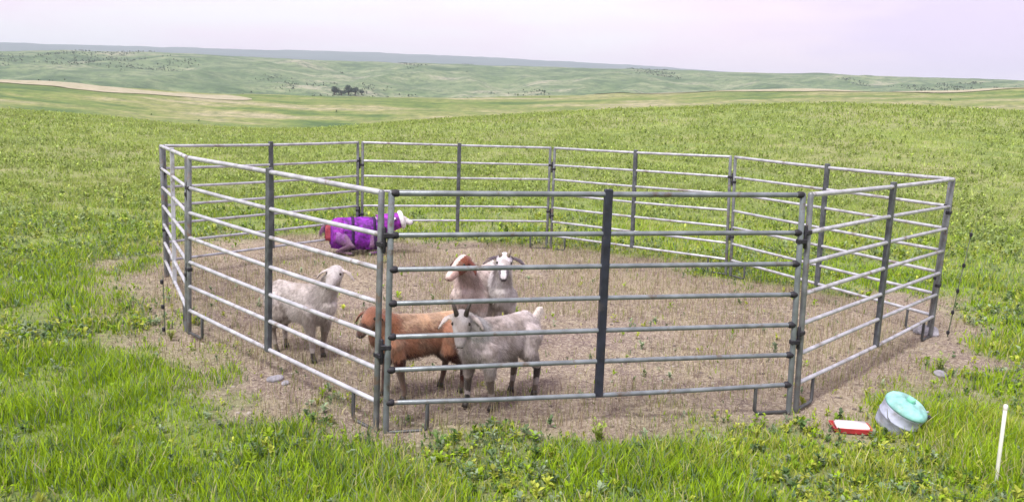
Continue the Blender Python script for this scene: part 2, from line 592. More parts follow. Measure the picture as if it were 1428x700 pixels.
def goat(label, loc, rz, colours, scale=1.0, head=(0.44, 0.0, 0.76), look=(1, 0, -0.45), legs=((0, 0), (0, 0), (0, 0), (0, 0)),
         horns=None, ear_droop=0.8, tail_up=True, wool=.006, name='goat', bellyfat=1.0, lying=False):
    root = empty(name, loc, rz)
    tag(root, label, 'goat', 'goats standing in the pen')
    bm = bmesh.new()
    samples = []

    def part(pts, rad, tg, **kw):
        tube(bm, pts, rad, n=14, **kw)
        for a in range(len(pts) - 1):
            for t in np.linspace(0, 1, 5):
                p = Vector(pts[a]).lerp(Vector(pts[a + 1]), t)
                r_ = rad[a] * (1 - t) + rad[a + 1] * t
                samples.append((p.x, p.y, p.z, r_, tg))
    # trunk: deep chest narrowing to the belly/flank
    bf = bellyfat
    part([(-.36, 0, .515), (-.29, 0, .505), (-.18, 0, .49), (-.04, 0, .475), (.10, 0, .465), (.22, 0, .475), (.30, 0, .50)],
         [.075, .122, .140 * bf, .158 * bf, .162, .148, .10], 'torso', flat=.80)
    part([(-.30, 0, .585), (-.05, 0, .590), (.20, 0, .600)], [.05, .045, .055], 'torso')
    H = Vector(head); lk = Vector(look).normalized()
    poll = H
    part([(.22, 0, .52), (.27, 0, .585), tuple(Vector((.28, 0, .60)).lerp(poll, .5)), tuple(poll)], [.135, .11, .082, .062], 'neck', flat=.82)
    side = lk.cross(Vector((0, 0, 1))).normalized()
    upv = side.cross(lk).normalized()
    hp = [poll + lk * 0.0, poll + lk * .06, poll + lk * .12 - upv * .006, poll + lk * .175 - upv * .014, poll + lk * .205 - upv * .018]
    part([tuple(p) for p in hp[:3]], [.066, .064, .050], 'head')
    part([tuple(p) for p in hp[2:]], [.050, .040, .034], 'muzzle')
    for sg in (-1, 1):
        b0 = poll + side * sg * .055 + upv * .025
        e1 = b0 + side * sg * .06 * (1.3 - ear_droop) + side * sg * .02 - Vector((0, 0, .045 * ear_droop)) + lk * .005
        e2 = e1 + side * sg * .02 - Vector((0, 0, .09 * ear_droop)) + side * sg * .06 * (1 - ear_droop) + lk * .012
        bm2 = bmesh.new()
        d_ = (e2 - b0)
        rows = []
        wv = lk
        for t, wd in ((0, .016), (.25, .030), (.55, .036), (.85, .024), (1.0, .006)):
            p = b0.lerp(e1, t * 2) if t < .5 else e1.lerp(e2, t * 2 - 1)
            nrm = d_.cross(wv).normalized()
            rows.append([bm.verts.new(p + wv * wd + nrm * .003), bm.verts.new(p + nrm * .011), bm.verts.new(p - wv * wd + nrm * .003), bm.verts.new(p - nrm * .009)])
            samples.append((p.x, p.y, p.z, wd, 'ear'))
        for a, b in zip(rows, rows[1:]):
            for k in range(4): bm.faces.new((a[k], a[(k + 1) % 4], b[(k + 1) % 4], b[k]))
        bm.faces.new(rows[0][::-1]); bm.faces.new(rows[-1])
        bm2.free()
    feet = []
    for n_, (sg, fr) in enumerate(((-1, 1), (1, 1), (-1, 0), (1, 0))):
        dx, dz = legs[n_]
        if fr:
            pts = [(.20, sg * .085, .45), (.185, sg * .095, .35), (.195 + dx * .5, sg * .09, .20), (.19 + dx * .9, sg * .088, .075), (.20 + dx, sg * .088, .045)]
            rad = [.078, .056, .029, .0205, .022]
        else:
            pts = [(-.25, sg * .075, .48), (-.20 + dx * .3, sg * .10, .36), (-.315 + dx * .7, sg * .092, .215), (-.295 + dx * .95, sg * .088, .08), (-.285 + dx, sg * .088, .045)]
            rad = [.105, .075, .030, .0205, .022]
        if lying:
            pts = ([(.20, sg * .09, .43), (.17, sg * .12, .33), (.31, sg * .125, .25), (.18, sg * .15, .222), (.14, sg * .15, .22)] if fr else
                   [(-.25, sg * .09, .44), (-.12, sg * .14, .31), (-.28, sg * .15, .25), (-.14, sg * .17, .222), (-.10, sg * .17, .22)])
        part(pts, rad, 'leg')
        feet.append(Vector((pts[-1][0] + .008, pts[-1][1],   .19 if lying else 0)))
    tz = .62 if tail_up else .47
    part([(-.40, 0, .56), (-.455, 0, (.56 + tz) / 2 + .02), (-.49, 0, tz)], [.03, .030, .014], 'tail', flat=.8)
    # beard
    bmesh.ops.recalc_face_normals(bm, faces=bm.faces[:])
    me = bpy.data.meshes.new('tmp')
    bm.to_mesh(me); bm.free()
    tmp = bpy.data.objects.new('tmp', me); link(tmp)
    rm = tmp.modifiers.new('r', 'REMESH'); rm.mode = 'VOXEL'; rm.voxel_size = .0085; rm.use_smooth_shade = True
    smd = tmp.modifiers.new('s', 'SMOOTH'); smd.factor = .6; smd.iterations = 5
    dg = bpy.context.evaluated_depsgraph_get()
    me2 = bpy.data.meshes.new_from_object(tmp.evaluated_get(dg))
    bpy.data.objects.remove(tmp)
    nv = len(me2.vertices)
    co = np.empty(nv * 3, np.float32); me2.vertices.foreach_get('co', co); co = co.reshape(-1, 3)
    no = np.empty(nv * 3, np.float32); me2.vertices.foreach_get('normal', no); no = no.reshape(-1, 3)
    S = np.array([s[:4] for s in samples]); T = np.array([s[4] for s in samples])
    dmin = np.full(nv, 1e9); idx = np.zeros(nv, int)
    for q in range(len(S)):
        d2 = np.linalg.norm(co - S[q, :3], axis=1) - S[q, 3] * 1.0
        u = d2 < dmin; dmin[u] = d2[u]; idx[u] = q
    tg = T[idx]
    col = np.zeros((nv, 4), np.float32); col[:, 3] = 1
    jit = (fbm(co[:, 0] * 22 + 9, co[:, 2] * 22 + co[:, 1] * 17, 3) - .5) * .12
    shape = fbm(co[:, 0] * 60 + co[:, 1] * 40, co[:, 2] * 34, 3) - .5
    woolm = np.isin(tg, ['torso', 'neck', 'tail']) * 1.0 + np.isin(tg, ['leg']) * np.clip((co[:, 2] - .25) * 5, 0.1, 1)
    co2 = co + no * (shape * wool * 2 * woolm)[:, None]
    for q in range(nv):
        pass
    P = {k_: np.array(v_) for k_, v_ in colours.items()}
    col[:, :3] = P['torso']
    for k_ in ('neck', 'head', 'muzzle', 'ear', 'tail'):
        if k_ in P: col[tg == k_, :3] = P[k_]
    if 'rump' in P: col[(co[:, 0] + jit < -.33), :3] = P['rump']
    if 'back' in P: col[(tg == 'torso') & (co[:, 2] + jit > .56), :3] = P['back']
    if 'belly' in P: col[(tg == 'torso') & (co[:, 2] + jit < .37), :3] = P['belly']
    if 'leg' in P: col[(tg == 'leg') & (co[:, 2] + jit * .6 < .33), :3] = P['leg']
    if 'knee' in P: col[(tg == 'leg') & (abs(co[:, 2] + jit * .4 - .18) < .05), :3] = P['knee']
    if 'sock' in P: col[(tg == 'leg') & (co[:, 2] + jit * .3 < .09), :3] = P['sock']
    if 'blaze' in P:
        rel = co - np.array(poll)
        l_, s_, u_ = rel @ np.array(lk), rel @ np.array(side), rel @ np.array(upv)
        col[np.isin(tg, ['head', 'muzzle']) & (abs(s_) < .022) & (u_ > 0.0) & (l_ > -.02), :3] = P['blaze']
    # dust and mud: blotches on the lower body and legs
    st_ = fbm(co[:, 0] * 9 + 3, co[:, 2] * 9 + co[:, 1] * 7 + 50, 4)
    mud = sstep(.50, .68, st_ + .22 * sstep(.55, .2, co[:, 2])) * .5
    col[:, :3] = col[:, :3] * (1 - mud[:, None]) + np.array((.22, .17, .13)) * mud[:, None]
    # blend the patch borders over a couple of centimetres is left to the hair noise
    me2.vertices.foreach_set('co', (co2 * scale).astype(np.float32).ravel())
    ca = me2.color_attributes.new('coat', 'FLOAT_COLOR', 'POINT')
    ca.data.foreach_set('color', col.ravel())
    me2.materials.clear(); me2.materials.append(M_COAT)
    me2.polygons.foreach_set('use_smooth', np.ones(len(me2.polygons), bool))
    me2.update()
    me2.name = 'body'
    body = bpy.data.objects.new('body', me2); link(body, root)
    # hair: short tapered strands growing from the body so that the outline is not smooth
    ntri = 0
    pick = rng.choice(nv, size=min(26000, nv), replace=False)
    hv, hc = [], []
    for q in pick:
        t_ = tg[q]
        ln = {'torso': .042, 'neck': .048, 'tail': .06, 'leg': .026, 'ear': .007, 'head': .010, 'muzzle': .004}[t_]
        if t_ == 'leg' and co[q, 2] < .25: ln = .008
        n3 = no[q]
        flow = np.array((-.6, 0, -.8)) if t_ not in ('leg', 'tail') else np.array((0, 0, -1.))
        dirv = n3 * .35 + flow * .8 + rng.normal(0, .18, 3)
        dirv = dirv / np.linalg.norm(dirv)
        tng = np.cross(dirv, n3); tng = tng / (np.linalg.norm(tng) + 1e-9) * .0014
        p = co2[q] - n3 * .001
        tip = p + dirv * ln * rng.uniform(.6, 1.3)
        hv += [p - tng, p + tng, tip]
        hc.append(np.minimum(col[q, :3] * rng.uniform(.62, 1.25), .8))
    mh = bpy.data.meshes.new('hair')
    hv = np.array(hv, np.float32) * scale
    mh.vertices.add(len(hv)); mh.vertices.foreach_set('co', hv.ravel())
    nf = len(hv) // 3
    mh.loops.add(nf * 3); mh.loops.foreach_set('vertex_index', np.arange(nf * 3, dtype=np.int32))
    mh.polygons.add(nf); mh.polygons.foreach_set('loop_start', np.arange(nf, dtype=np.int32) * 3)
    mh.update(calc_edges=True)
    c4 = np.ones((nf * 3, 4), np.float32); c4[:, :3] = np.repeat(np.array(hc), 3, axis=0)
    a2 = mh.color_attributes.new('coat', 'FLOAT_COLOR', 'POINT'); a2.data.foreach_set('color', c4.ravel())
    mh.materials.append(M_COAT)
    hair = bpy.data.objects.new('hair', mh); link(hair, root); hair['kind'] = 'stuff'
    # small parts
    for f in feet:
        b = bmesh.new()
        tube(b, [(f.x, f.y, f.z + .006), (f.x - .006, f.y, f.z + .04)], [.026, .021], 10, caps=False)
        for v in b.verts: v.co *= scale
        obj('hoof', b, M_HOOF, root)
    for sg in (-1, 1):
        b = bmesh.new()
        blob(b, poll + lk * .068 + side * sg * .054 + upv * .022, (.0125, .0125, .0125), 2)
        for v in b.verts: v.co *= scale
        obj('eye', b, M_EYE, root)
    for sg in (-1, 1):
        b = bmesh.new()
        pn = poll + lk * .205 - upv * .018 + side * sg * .014
        blob(b, pn + lk * .024, (.006, .006, .005), 1)
        for v in b.verts: v.co *= scale
        obj('nostril', b, M_EYE, root)
    if horns:
        ln, mt_ = horns
        for sg in (-1, 1):
            b = bmesh.new()
            p0 = poll + upv * .05 + side * sg * .03 + lk * .02
            pts = [p0, p0 + upv * ln * .4 - lk * ln * .15 + side * sg * ln * .1, p0 + upv * ln * .65 - lk * ln * .5 + side * sg * ln * .25, p0 + upv * ln * .6 - lk * ln * .9 + side * sg * ln * .35]
            tube(b, pts, [.018, .015, .011, .005], 10)
            for v in b.verts: v.co *= scale
            obj('horn', b, mt_, root)
    return root, poll, lk, side, upv


WHITE = (.62, .57, .56); CREAM = (.55, .47, .42); GREYW = (.42, .41, .43)
BROWN = (.33, .125, .045); DBROWN = (.055, .016, .010); RED = (.17, .045, .022); TAN = (.45, .22, .10)


def place(x0, y0, x1, y1):
    """location and yaw from rear feet to front feet"""
    a = math.atan2(y1 - y0, x1 - x0)
    return ((x0 + x1) / 2, (y0 + y1) / 2, 0.0), a


def gz(x, y): return float(height(np.array([x]), np.array([y]))[0])


# white goat on the left, head turned toward the camera
loc, yaw = place(-1.95, 6.86, -1.56, 6.60)
goat('white goat standing behind the near left panel with its head raised and turned aside', (loc[0], loc[1], gz(*loc[:2])), yaw,
     dict(torso=WHITE, neck=WHITE, head=(.58, .55, .56), muzzle=(.5, .47, .47), ear=(.66, .6, .6), tail=WHITE, leg=(.5, .46, .44), knee=(.30, .26, .24), sock=(.06, .05, .045)),
     scale=.99, head=(.43, -.02, .80), look=(.45, -.85, -.35), legs=((.03, 0), (-.05, 0), (.05, 0), (-.03, 0)), ear_droop=.6, tail_up=False, wool=.009)
# brown goat facing left behind the corner posts
loc, yaw = place(-.46, 5.97, -.86, 5.74)
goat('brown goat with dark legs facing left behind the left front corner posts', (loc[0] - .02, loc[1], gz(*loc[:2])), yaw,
     dict(torso=(.36, .17, .105), back=(.60, .37, .23), neck=(.36, .15, .08), head=(.30, .13, .08), muzzle=(.07, .03, .025), ear=(.22, .08, .05), tail=(.55, .45, .38),  # overhead light put into the coat colour: paler back, darker belly
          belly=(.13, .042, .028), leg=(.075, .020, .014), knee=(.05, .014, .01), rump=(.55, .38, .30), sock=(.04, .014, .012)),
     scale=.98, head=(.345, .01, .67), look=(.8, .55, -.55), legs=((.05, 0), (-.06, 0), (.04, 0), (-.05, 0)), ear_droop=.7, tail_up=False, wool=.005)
# big white goat facing the camera
loc, yaw = place(.04, 5.86, -.20, 5.58)
goat('white and grey goat nearest the front panel with dark horns and dark knees', (loc[0], loc[1], gz(*loc[:2])), yaw,
     dict(torso=(.56, .50, .51), belly=(.36, .33, .35), neck=(.46, .46, .48), head=(.46, .44, .45), muzzle=(.34, .31, .32), ear=(.66, .6, .58), tail=(.66, .6, .57),
          leg=(.40, .36, .36), knee=(.05, .04, .035), sock=(.025, .022, .02)),
     scale=1.02, head=(.345, -.03, .685), look=(.62, .55, -.75), legs=((.02, 0), (-.05, 0), (.02, 0), (-.04, 0)), horns=(.10, M_HORN), ear_droop=.65, wool=.009)
# brown headed one behind, facing the camera
goat('white goat with a reddish brown head and white blaze standing behind the front facing goat', (-.31, 7.28, gz(-.3, 7.28)), R(-104),
     dict(torso=(.62, .52, .50), neck=(.62, .48, .46), head=RED, muzzle=(.52, .36, .33), ear=(.12, .03, .02), tail=WHITE, leg=WHITE, sock=(.06, .05, .04), blaze=(.66, .58, .55)),
     scale=1.10, head=(.41, .02, .765), look=(.8, -.35, -.40), ear_droop=.75, wool=.008)
goat('white goat with dark ears and muzzle just right of the brown headed goat', (-.14, 7.42, gz(-.14, 7.42)), R(-80),
     dict(torso=(.60, .57, .58), neck=(.62, .59, .62), head=(.60, .57, .64), muzzle=(.11, .09, .12), ear=(.09, .07, .09), tail=WHITE, leg=WHITE, sock=(.06, .05, .04), blaze=(.66, .63, .68)),
     scale=1.06, head=(.42, .0, .80), look=(.8, -.15, -.55), ear_droop=.45, wool=.007, horns=(.06, M_HORNL))

# goat in the purple coat at the back
M_PURPLE = mat('purple_cloth', (.18, .014, .32), .7, var=.6, scale=16, bump=.8, bscale=60)
M_MAGENTA = mat('magenta_cloth', (.24, .018, .34), .7, var=.55, scale=18, bump=.8, bscale=60)
M_ORANGE = mat('orange_cloth', (.34, .05, .08), .7, var=.25, scale=18, bump=.6)
gl = (-2.24, 11.75)
pr, poll, lk, side, upv = goat('goat lying in a bright purple coat with red orange rear trim at the back left', (gl[0], gl[1], gz(*gl) - .20), R(16),
     dict(torso=(.3, .12, .4), neck=(.55, .45, .62), head=(.62, .60, .66), muzzle=(.62, .60, .64), ear=(.68, .66, .70), tail=(.4, .2, .4), leg=(.14, .04, .2), sock=(.06, .04, .06)),
     lying=True, scale=1.1, head=(.50, -.02, .66), look=(.95, -.45, -.15), legs=((.04, 0), (-.03, 0), (.03, 0), (-.04, 0)), ear_droop=.2, tail_up=False)


def coat(x0, x1, material, name, lift=.02, drop=.20, n=18, m_=26):
    bm = bmesh.new(); rows = []
    for i in range(n + 1):
        t = i / n; x = x0 + (x1 - x0) * t
        rad = float(np.interp(x, [-.42, -.3, -.1, .12, .3, .4], [.10, .155, .172, .175, .155, .12])) + lift
        row = []
        for k_ in range(m_ + 1):
            a = (k_ / m_ - .5) * 2
            ang = a * R(112)
            y = math.sin(ang) * rad * .86; z = .485 + math.cos(ang) * rad
            if abs(a) > .9:
                z -= (abs(a) - .9) / .1 * (drop - .06); y *= 1.02
            wv = (.010 * math.sin(x * 60 + a * 5) + .008 * math.sin(x * 23 - a * 9)) * (.3 + abs(a)) + rng.normal(0, .0025)
            row.append(bm.verts.new((x, y + wv * (1 if y > 0 else -1), z + wv * .4)))
        rows.append(row)
    for a, b in zip(rows, rows[1:]):
        for k_ in range(m_): bm.faces.new((a[k_], b[k_], b[k_ + 1], a[k_ + 1]))
    for v in bm.verts: v.co *= 1.1
    o = obj(name, bm, material, pr)
    sdm = o.modifiers.new('thickness', 'SOLIDIFY'); sdm.thickness = .008
    return o


coat(-.365, .34, M_PURPLE, 'coat')
c_ = coat(-.43, -.36, M_ORANGE, 'rump_panel', lift=.012, drop=.12, n=5)
coat(-.335, -.20, M_MAGENTA, 'coat_band', lift=.027, drop=.15, n=5)
M_STRAP = mat('strap_cloth', (.03, .008, .06), .8, var=.4, scale=40)
for sx_ in (-.08, .20):
    coat(sx_ - .018, sx_ + .018, M_STRAP, 'strap', lift=.030, drop=.2, n=2)
# hood sleeve round the neck and cheeks
bm = bmesh.new()
p0, p1 = Vector((.27, 0, .56)), Vector(poll) + Vector(lk) * .07
rows = []
for i in range(9):
    t = i / 8; p = p0.lerp(p1, t); rr = .148 * (1 - t) + .092 * t
    dv = (p1 - p0).normalized(); uu = dv.cross(Vector((0, 1, 0))).normalized(); vv = Vector((0, 1, 0))
    rows.append([bm.verts.new((p + uu * math.cos(2 * PI * k_ / 20) * rr + vv * math.sin(2 * PI * k_ / 20) * rr * .9) * 1.1 + Vector((0, 0, rng.normal(0, .002)))) for k_ in range(20)])
for a, b in zip(rows, rows[1:]):
    for k_ in range(20): bm.faces.new((a[k_], a[(k_ + 1) % 20], b[(k_ + 1) % 20], b[k_]))
o = obj('hood', bm, M_MAGENTA, pr)
sdm = o.modifiers.new('thickness', 'SOLIDIFY'); sdm.thickness = .008
# white edging of the hood
bm = bmesh.new()
ring = []
dv = (p1 - p0).normalized(); uu = dv.cross(Vector((0, 1, 0))).normalized()
pts = [(p1 + uu * math.cos(2 * PI * k_ / 24) * .095 + Vector((0, 1, 0)) * math.sin(2 * PI * k_ / 24) * .088) * 1.1 for k_ in range(25)]
tube(bm, pts, .036, 8)
M_WCLOTH = mat('white_trim', (.74, .74, .78), .7, var=.15, scale=30)
obj('hood_trim', bm, M_WCLOTH, pr)

# ------------------------------------------------------------------ things on the grass in front
# pale blue tub with turquoise lid, tipped a little toward the camera
M_TUB = mat('pale_blue_plastic', (.46, .51, .66), .5, var=.3, scale=7, bump=.15, bscale=30)
wear(M_TUB, (.22, .20, .17), .54, .72, 9, .7)
M_TUR = mat('turquoise_plastic', (.24, .52, .50), .5, var=.4, scale=9, bump=.15, bscale=30)
wear(M_TUR, (.20, .26, .22), .54, .72, 9, .7)
M_BLK = mat('black_plastic', (.02, .025, .035), .4)
M_GRN = mat('sea_green_plastic', (.20, .55, .40), .4, var=.2, scale=12)
root = empty('water_cooler_jug', (2.70, 5.47, gz(2.7, 5.47) + .01), R(25))
root.rotation_euler = (R(22), R(12), R(20))
root.scale = (.93, .93, .93)
tag(root, 'pale blue round jug with a turquoise lid lying tilted at the edge of the grass', 'jug')


def lathe(prof, n=28, sx=1, sy=1):
    bm = bmesh.new(); rows = []
    for r_, z in prof:
        rows.append([bm.verts.new((math.cos(2 * PI * k_ / n) * r_ * sx, math.sin(2 * PI * k_ / n) * r_ * sy, z)) for k_ in range(n)])
    for a, b in zip(rows, rows[1:]):
        for k_ in range(n): bm.faces.new((a[k_], a[(k_ + 1) % n], b[(k_ + 1) % n], b[k_]))
    bm.faces.new(rows[0][::-1]); bm.faces.new(rows[-1])
    return bm


obj('tub_body', lathe([(.115, 0), (.135, .012), (.143, .05), (.150, .10), (.154, .104), (.154, .114), (.150, .118), (.155, .185), (.158, .19)]), M_TUB, root)
lid = obj('lid', lathe([(.152, .192), (.160, .196), (.160, .212), (.148, .236), (.120, .256), (.080, .268), (.045, .272), (.040, .262), (.02, .262)]), M_TUR, root)
obj('cap', lathe([(.028, .264), (.030, .268), (.029, .290), (.024, .294)]), M_GRN, lid)
bm = bmesh.new()
tube(bm, [(.155, -.03, .205), (.185, -.035, .215), (.20, 0, .19), (.185, .035, .15), (.157, .03, .13)], .010, 8)
obj('handle', bm, M_TUB, root)
bm = bmesh.new(); tube(bm, [(-.163, 0, .17), (-.168, -.05, .13), (-.13, -.13, .085), (-.05, -.178, .06), (.05, -.178, .06), (.13, -.13, .085), (.168, -.05, .13), (.163, 0, .17)], .0035, 6)
obj('wire_handle', bm, M_POST, root)
bm = bmesh.new(); tube(bm, [(.15, -.06, .19), (.185, -.07, .195)], .018, 10)
obj('spout_cap', bm, M_BLK, root)
# red and white tray
M_REDP = mat('red_plastic', (.42, .035, .045), .4, var=.3, scale=10)
M_WHT = mat('white_block', (.76, .73, .72), .6, var=.08, scale=15)
root = empty('red_tray', (2.385, 5.40, gz(2.385, 5.40) + .006), R(-6))
tag(root, 'shallow red tray holding a flat white slab on the trampled dirt beside the jug', 'tray')
bm = bmesh.new()
prof = []
hw, hd = .135, .075
base_ = [(-hw, -hd), (hw, -hd), (hw, hd), (-hw, hd)]
lv = [(0.0, .86), (.040, 1.0), (.040, .93), (.012, .82)]
rws = [[bm.verts.new((x * s_, y * s_, z)) for x, y in base_] for z, s_ in lv]
for a, b in zip(rws, rws[1:]):
    for k_ in range(4): bm.faces.new((a[k_], a[(k_ + 1) % 4], b[(k_ + 1) % 4], b[k_]))
bm.faces.new(rws[0][::-1]); bm.faces.new(rws[-1])
bmesh.ops.bevel(bm, geom=bm.edges[:], offset=.003, segments=1, affect='EDGES')
obj('tray_rim', bm, M_REDP, root, smooth=False)
bm = bmesh.new(); boxbm(bm, (.005, 0, .034), (.215, .115, .044)); bmesh.ops.bevel(bm, geom=bm.edges[:], offset=.008, segments=2, affect='EDGES')
obj('white_slab', bm, M_WHT, root)
# white stick in the corner
root = empty('white_stake', (2.93, 4.60, gz(2.93, 4.60)))
tag(root, 'plain white plastic stake standing in the grass right of the jug', 'stake')
bm = bmesh.new(); tube(bm, [(0, 0, -.03), (-.002, 0, .25), (-.004, 0, .475)], [.011, .011, .011], 12)
obj('shaft', bm, mat('white_pvc', (.78, .80, .74), .4, var=.06, scale=8), root)
bm = bmesh.new(); tube(bm, [(-.004, 0, .470), (-.004, 0, .492)], .0125, 12)
obj('end_cap', bm, M_WHT, root)

# electric fence stakes with dark clips
M_STK = mat('dull_green_post', (.10, .13, .075), .6, var=.3, scale=20)


def stake(x, y, h, clips, label, lean=(0, 0)):
    root = empty('fence_stake', (x, y, gz(x, y)))
    tag(root, label, 'stake', 'thin clip stakes outside the pen')
    bm = bmesh.new(); tube(bm, [(0, 0, -.05), (lean[0] * .5, lean[1] * .5, h / 2), (lean[0], lean[1], h)], [.006, .0055, .005], 8)
    obj('shaft', bm, M_STK, root)
    for c in clips:
        t = c / h; bm = bmesh.new()
        boxbm(bm, (lean[0] * t - .006, lean[1] * t - .012, c), (.028, .026, .042))
        bmesh.ops.bevel(bm, geom=bm.edges[:], offset=.007, segments=1, affect='EDGES')
        obj('clip', bm, M_PIN, root, smooth=False)


stake(4.43, 8.05, 1.10, (.05, .26, .48, .74, 1.05), 'thin green stake with five black clips outside the right corner of the pen', (.12, 0))
stake(-3.14, 7.22, .55, (.06, .27, .50), 'short thin stake with three black clips outside the far left of the pen')

# stones
M_STONE = mat('grey_stone', (.27, .27, .31), .85, var=.35, scale=14, bump=.8, bscale=50)


def stone(x, y, s, label, seed):
    rr = random.Random(seed)
    bm = bmesh.new(); blob(bm, (0, 0, s[2] * .45), s, 3)
    from mathutils import noise as mn
    for v in bm.verts:
        v.co += v.normal * 0 + Vector(v.co).normalized() * (mn.noise(Vector(v.co) * 14 + Vector((seed, 0, 0))) * .35 * min(s))
    o = obj('stone', bm, M_STONE, loc=(x, y, gz(x, y)), smooth=False)
    o.rotation_euler.z = rr.uniform(0, 6)
    tag(o, label, 'stone', 'loose stones round the pen')


stone(-1.80, 6.07, (.07, .05, .03), 'pale grey stone on the dirt outside the near left panel below the white goat', 1)
stone(-1.70, 5.98, (.04, .03, .02), 'small grey stone just right of the pale stone outside the near left panel', 6)
stone(4.25, 8.12, (.12, .09, .07), 'large grey stone at the foot of the right corner post', 2)
stone(3.68, 6.72, (.08, .05, .03), 'dark grey stone under the small weed near the right edge of the dirt', 3)
stone(1.18, 5.00, (.045, .03, .02), 'small stone in the dirt and grass edge right of centre in front', 5)

# ------------------------------------------------------------------ grass
PAL = np.array([(.31, .47, .018), (.22, .36, .025), (.40, .46, .07), (.10, .18, .055), (.25, .33, .20), (.50, .48, .25), (.15, .235, .11)])


def leaf_mat(name, trans=True):
    g = Nodes(name)
    a = g.t.nodes.new('ShaderNodeAttribute'); a.attribute_name = 'tone'
    g.b.inputs['Roughness'].default_value = .6
    g.b.inputs['Specular IOR Level'].default_value = .25
    g.t.links.new(a.outputs['Color'], g.b.inputs['Base Color'])
    if trans:
        tr = g.t.nodes.new('ShaderNodeBsdfTranslucent')
        g.t.links.new(a.outputs['Color'], tr.inputs[0])
        mx = g.t.nodes.new('ShaderNodeMixShader'); mx.inputs[0].default_value = .35
        o_ = g.t.nodes['Material Output']
        g.t.links.new(g.b.outputs[0], mx.inputs[1]); g.t.links.new(tr.outputs[0], mx.inputs[2])
        g.t.links.new(mx.outputs[0], o_.inputs[0])
    return g.m


M_GRASS = leaf_mat('grass_blade')


def scatter(r0, r1, dens, half=0.72):
    """random points in the wedge the camera faces, uniform in area"""
    area = half * 2 * (r1 * r1 - r0 * r0) / 2
    n = int(area * dens)
    rr = np.sqrt(rng.uniform(r0 * r0, r1 * r1, n)); a = rng.uniform(-half, half, n)
    return rr * np.sin(a), rr * np.cos(a)


def tone_for(x, y, n):
    f = fbm(x / 1.1 + 70, y / 1.1 + 3, 4); f2 = fbm(x / 3.7 + 20, y / 5 + 60, 3)
    bright = sstep(.42, .56, f) * (1 - .6 * sstep(9, 22, np.hypot(x, y)))
    dry = sstep(.50, .64, f2)
    ran = rng.random(n)
    idx = np.where(ran < .14 + .42 * bright, 0, np.where(ran < .42 + .34 * bright, 1, np.where(ran < .66 + .2 * dry, 2, np.where(ran < .80, 3, np.where(ran < .89, 4, np.where(ran < .94 + .04 * dry, 5, 6))))))
    c = PAL[idx] * rng.uniform(.75, 1.25, n)[:, None]
    far_ = sstep(9, 26, np.hypot(x, y))[:, None]
    olive = np.array((.33, .41, .13)) * (.55 + .9 * fbm(x / 1.6 + 5, y / 2.4 + 77, 4))[:, None] * rng.uniform(.7, 1.3, n)[:, None]
    return c * (1 - .75 * far_) + olive * .75 * far_


def blades(name, x, y, h, wd, tone, lean=.5, seg=2):
    """tapered bent blades; seg 2 gives 3 triangles, seg 1 gives 1"""
    n = len(x); z = height(x, y)
    a = rng.uniform(0, 2 * PI, n); la = rng.uniform(0, 2 * PI, n); ll = rng.uniform(.1, 1, n) * lean * h
    base = np.stack([x, y, z - .01], 1); wv = np.stack([np.cos(a), np.sin(a), np.zeros(n)], 1) * (wd / 2)[:, None]
    lv_ = np.stack([np.cos(la) * ll, np.sin(la) * ll, np.zeros(n)], 1)
    tip = base + lv_ + np.stack([np.zeros(n), np.zeros(n), h], 1)
    if seg == 2:
        midp = base + lv_ * .3 + np.stack([np.zeros(n), np.zeros(n), h * .55], 1)
        V = np.stack([base - wv, base + wv, midp + wv * .8, midp - wv * .8, tip], 1).reshape(-1, 3); per = 5
        b = (np.arange(n) * 5)[:, None]
        tri = np.concatenate([b + np.array([[0, 1, 2]]), b + np.array([[0, 2, 3]]), b + np.array([[3, 2, 4]])], 1).reshape(-1)
    else:
        V = np.stack([base - wv, base + wv, tip], 1).reshape(-1, 3); per = 3
        tri = np.arange(n * 3)
    nf = len(tri) // 3
    return V, tri, np.repeat(tone, per, axis=0), nf


def build_stuff(name, pieces, material, label, cat):
    off = 0; Vs, Ts, Cs = [], [], []
    for V, tri, C, nf in pieces:
        Vs.append(V); Ts.append(tri + off); Cs.append(C); off += len(V)
    V = np.vstack(Vs); T = np.concatenate(Ts); C = np.vstack(Cs)
    me = bpy.data.meshes.new(name)
    me.vertices.add(len(V)); me.vertices.foreach_set('co', V.astype(np.float32).ravel())
    nf = len(T) // 3
    me.loops.add(nf * 3); me.loops.foreach_set('vertex_index', T.astype(np.int32))
    me.polygons.add(nf); me.polygons.foreach_set('loop_start', np.arange(nf, dtype=np.int32) * 3)
    me.update(calc_edges=True)
    c4 = np.ones((len(V), 4), np.float32); c4[:, :3] = C
    a2 = me.color_attributes.new('tone', 'FLOAT_COLOR', 'POINT'); a2.data.foreach_set('color', c4.ravel())
    me.materials.append(material)
    o = bpy.data.objects.new(name, me); link(o)
    tag(o, label, cat, kind='stuff')
    print(name, nf)
    return o


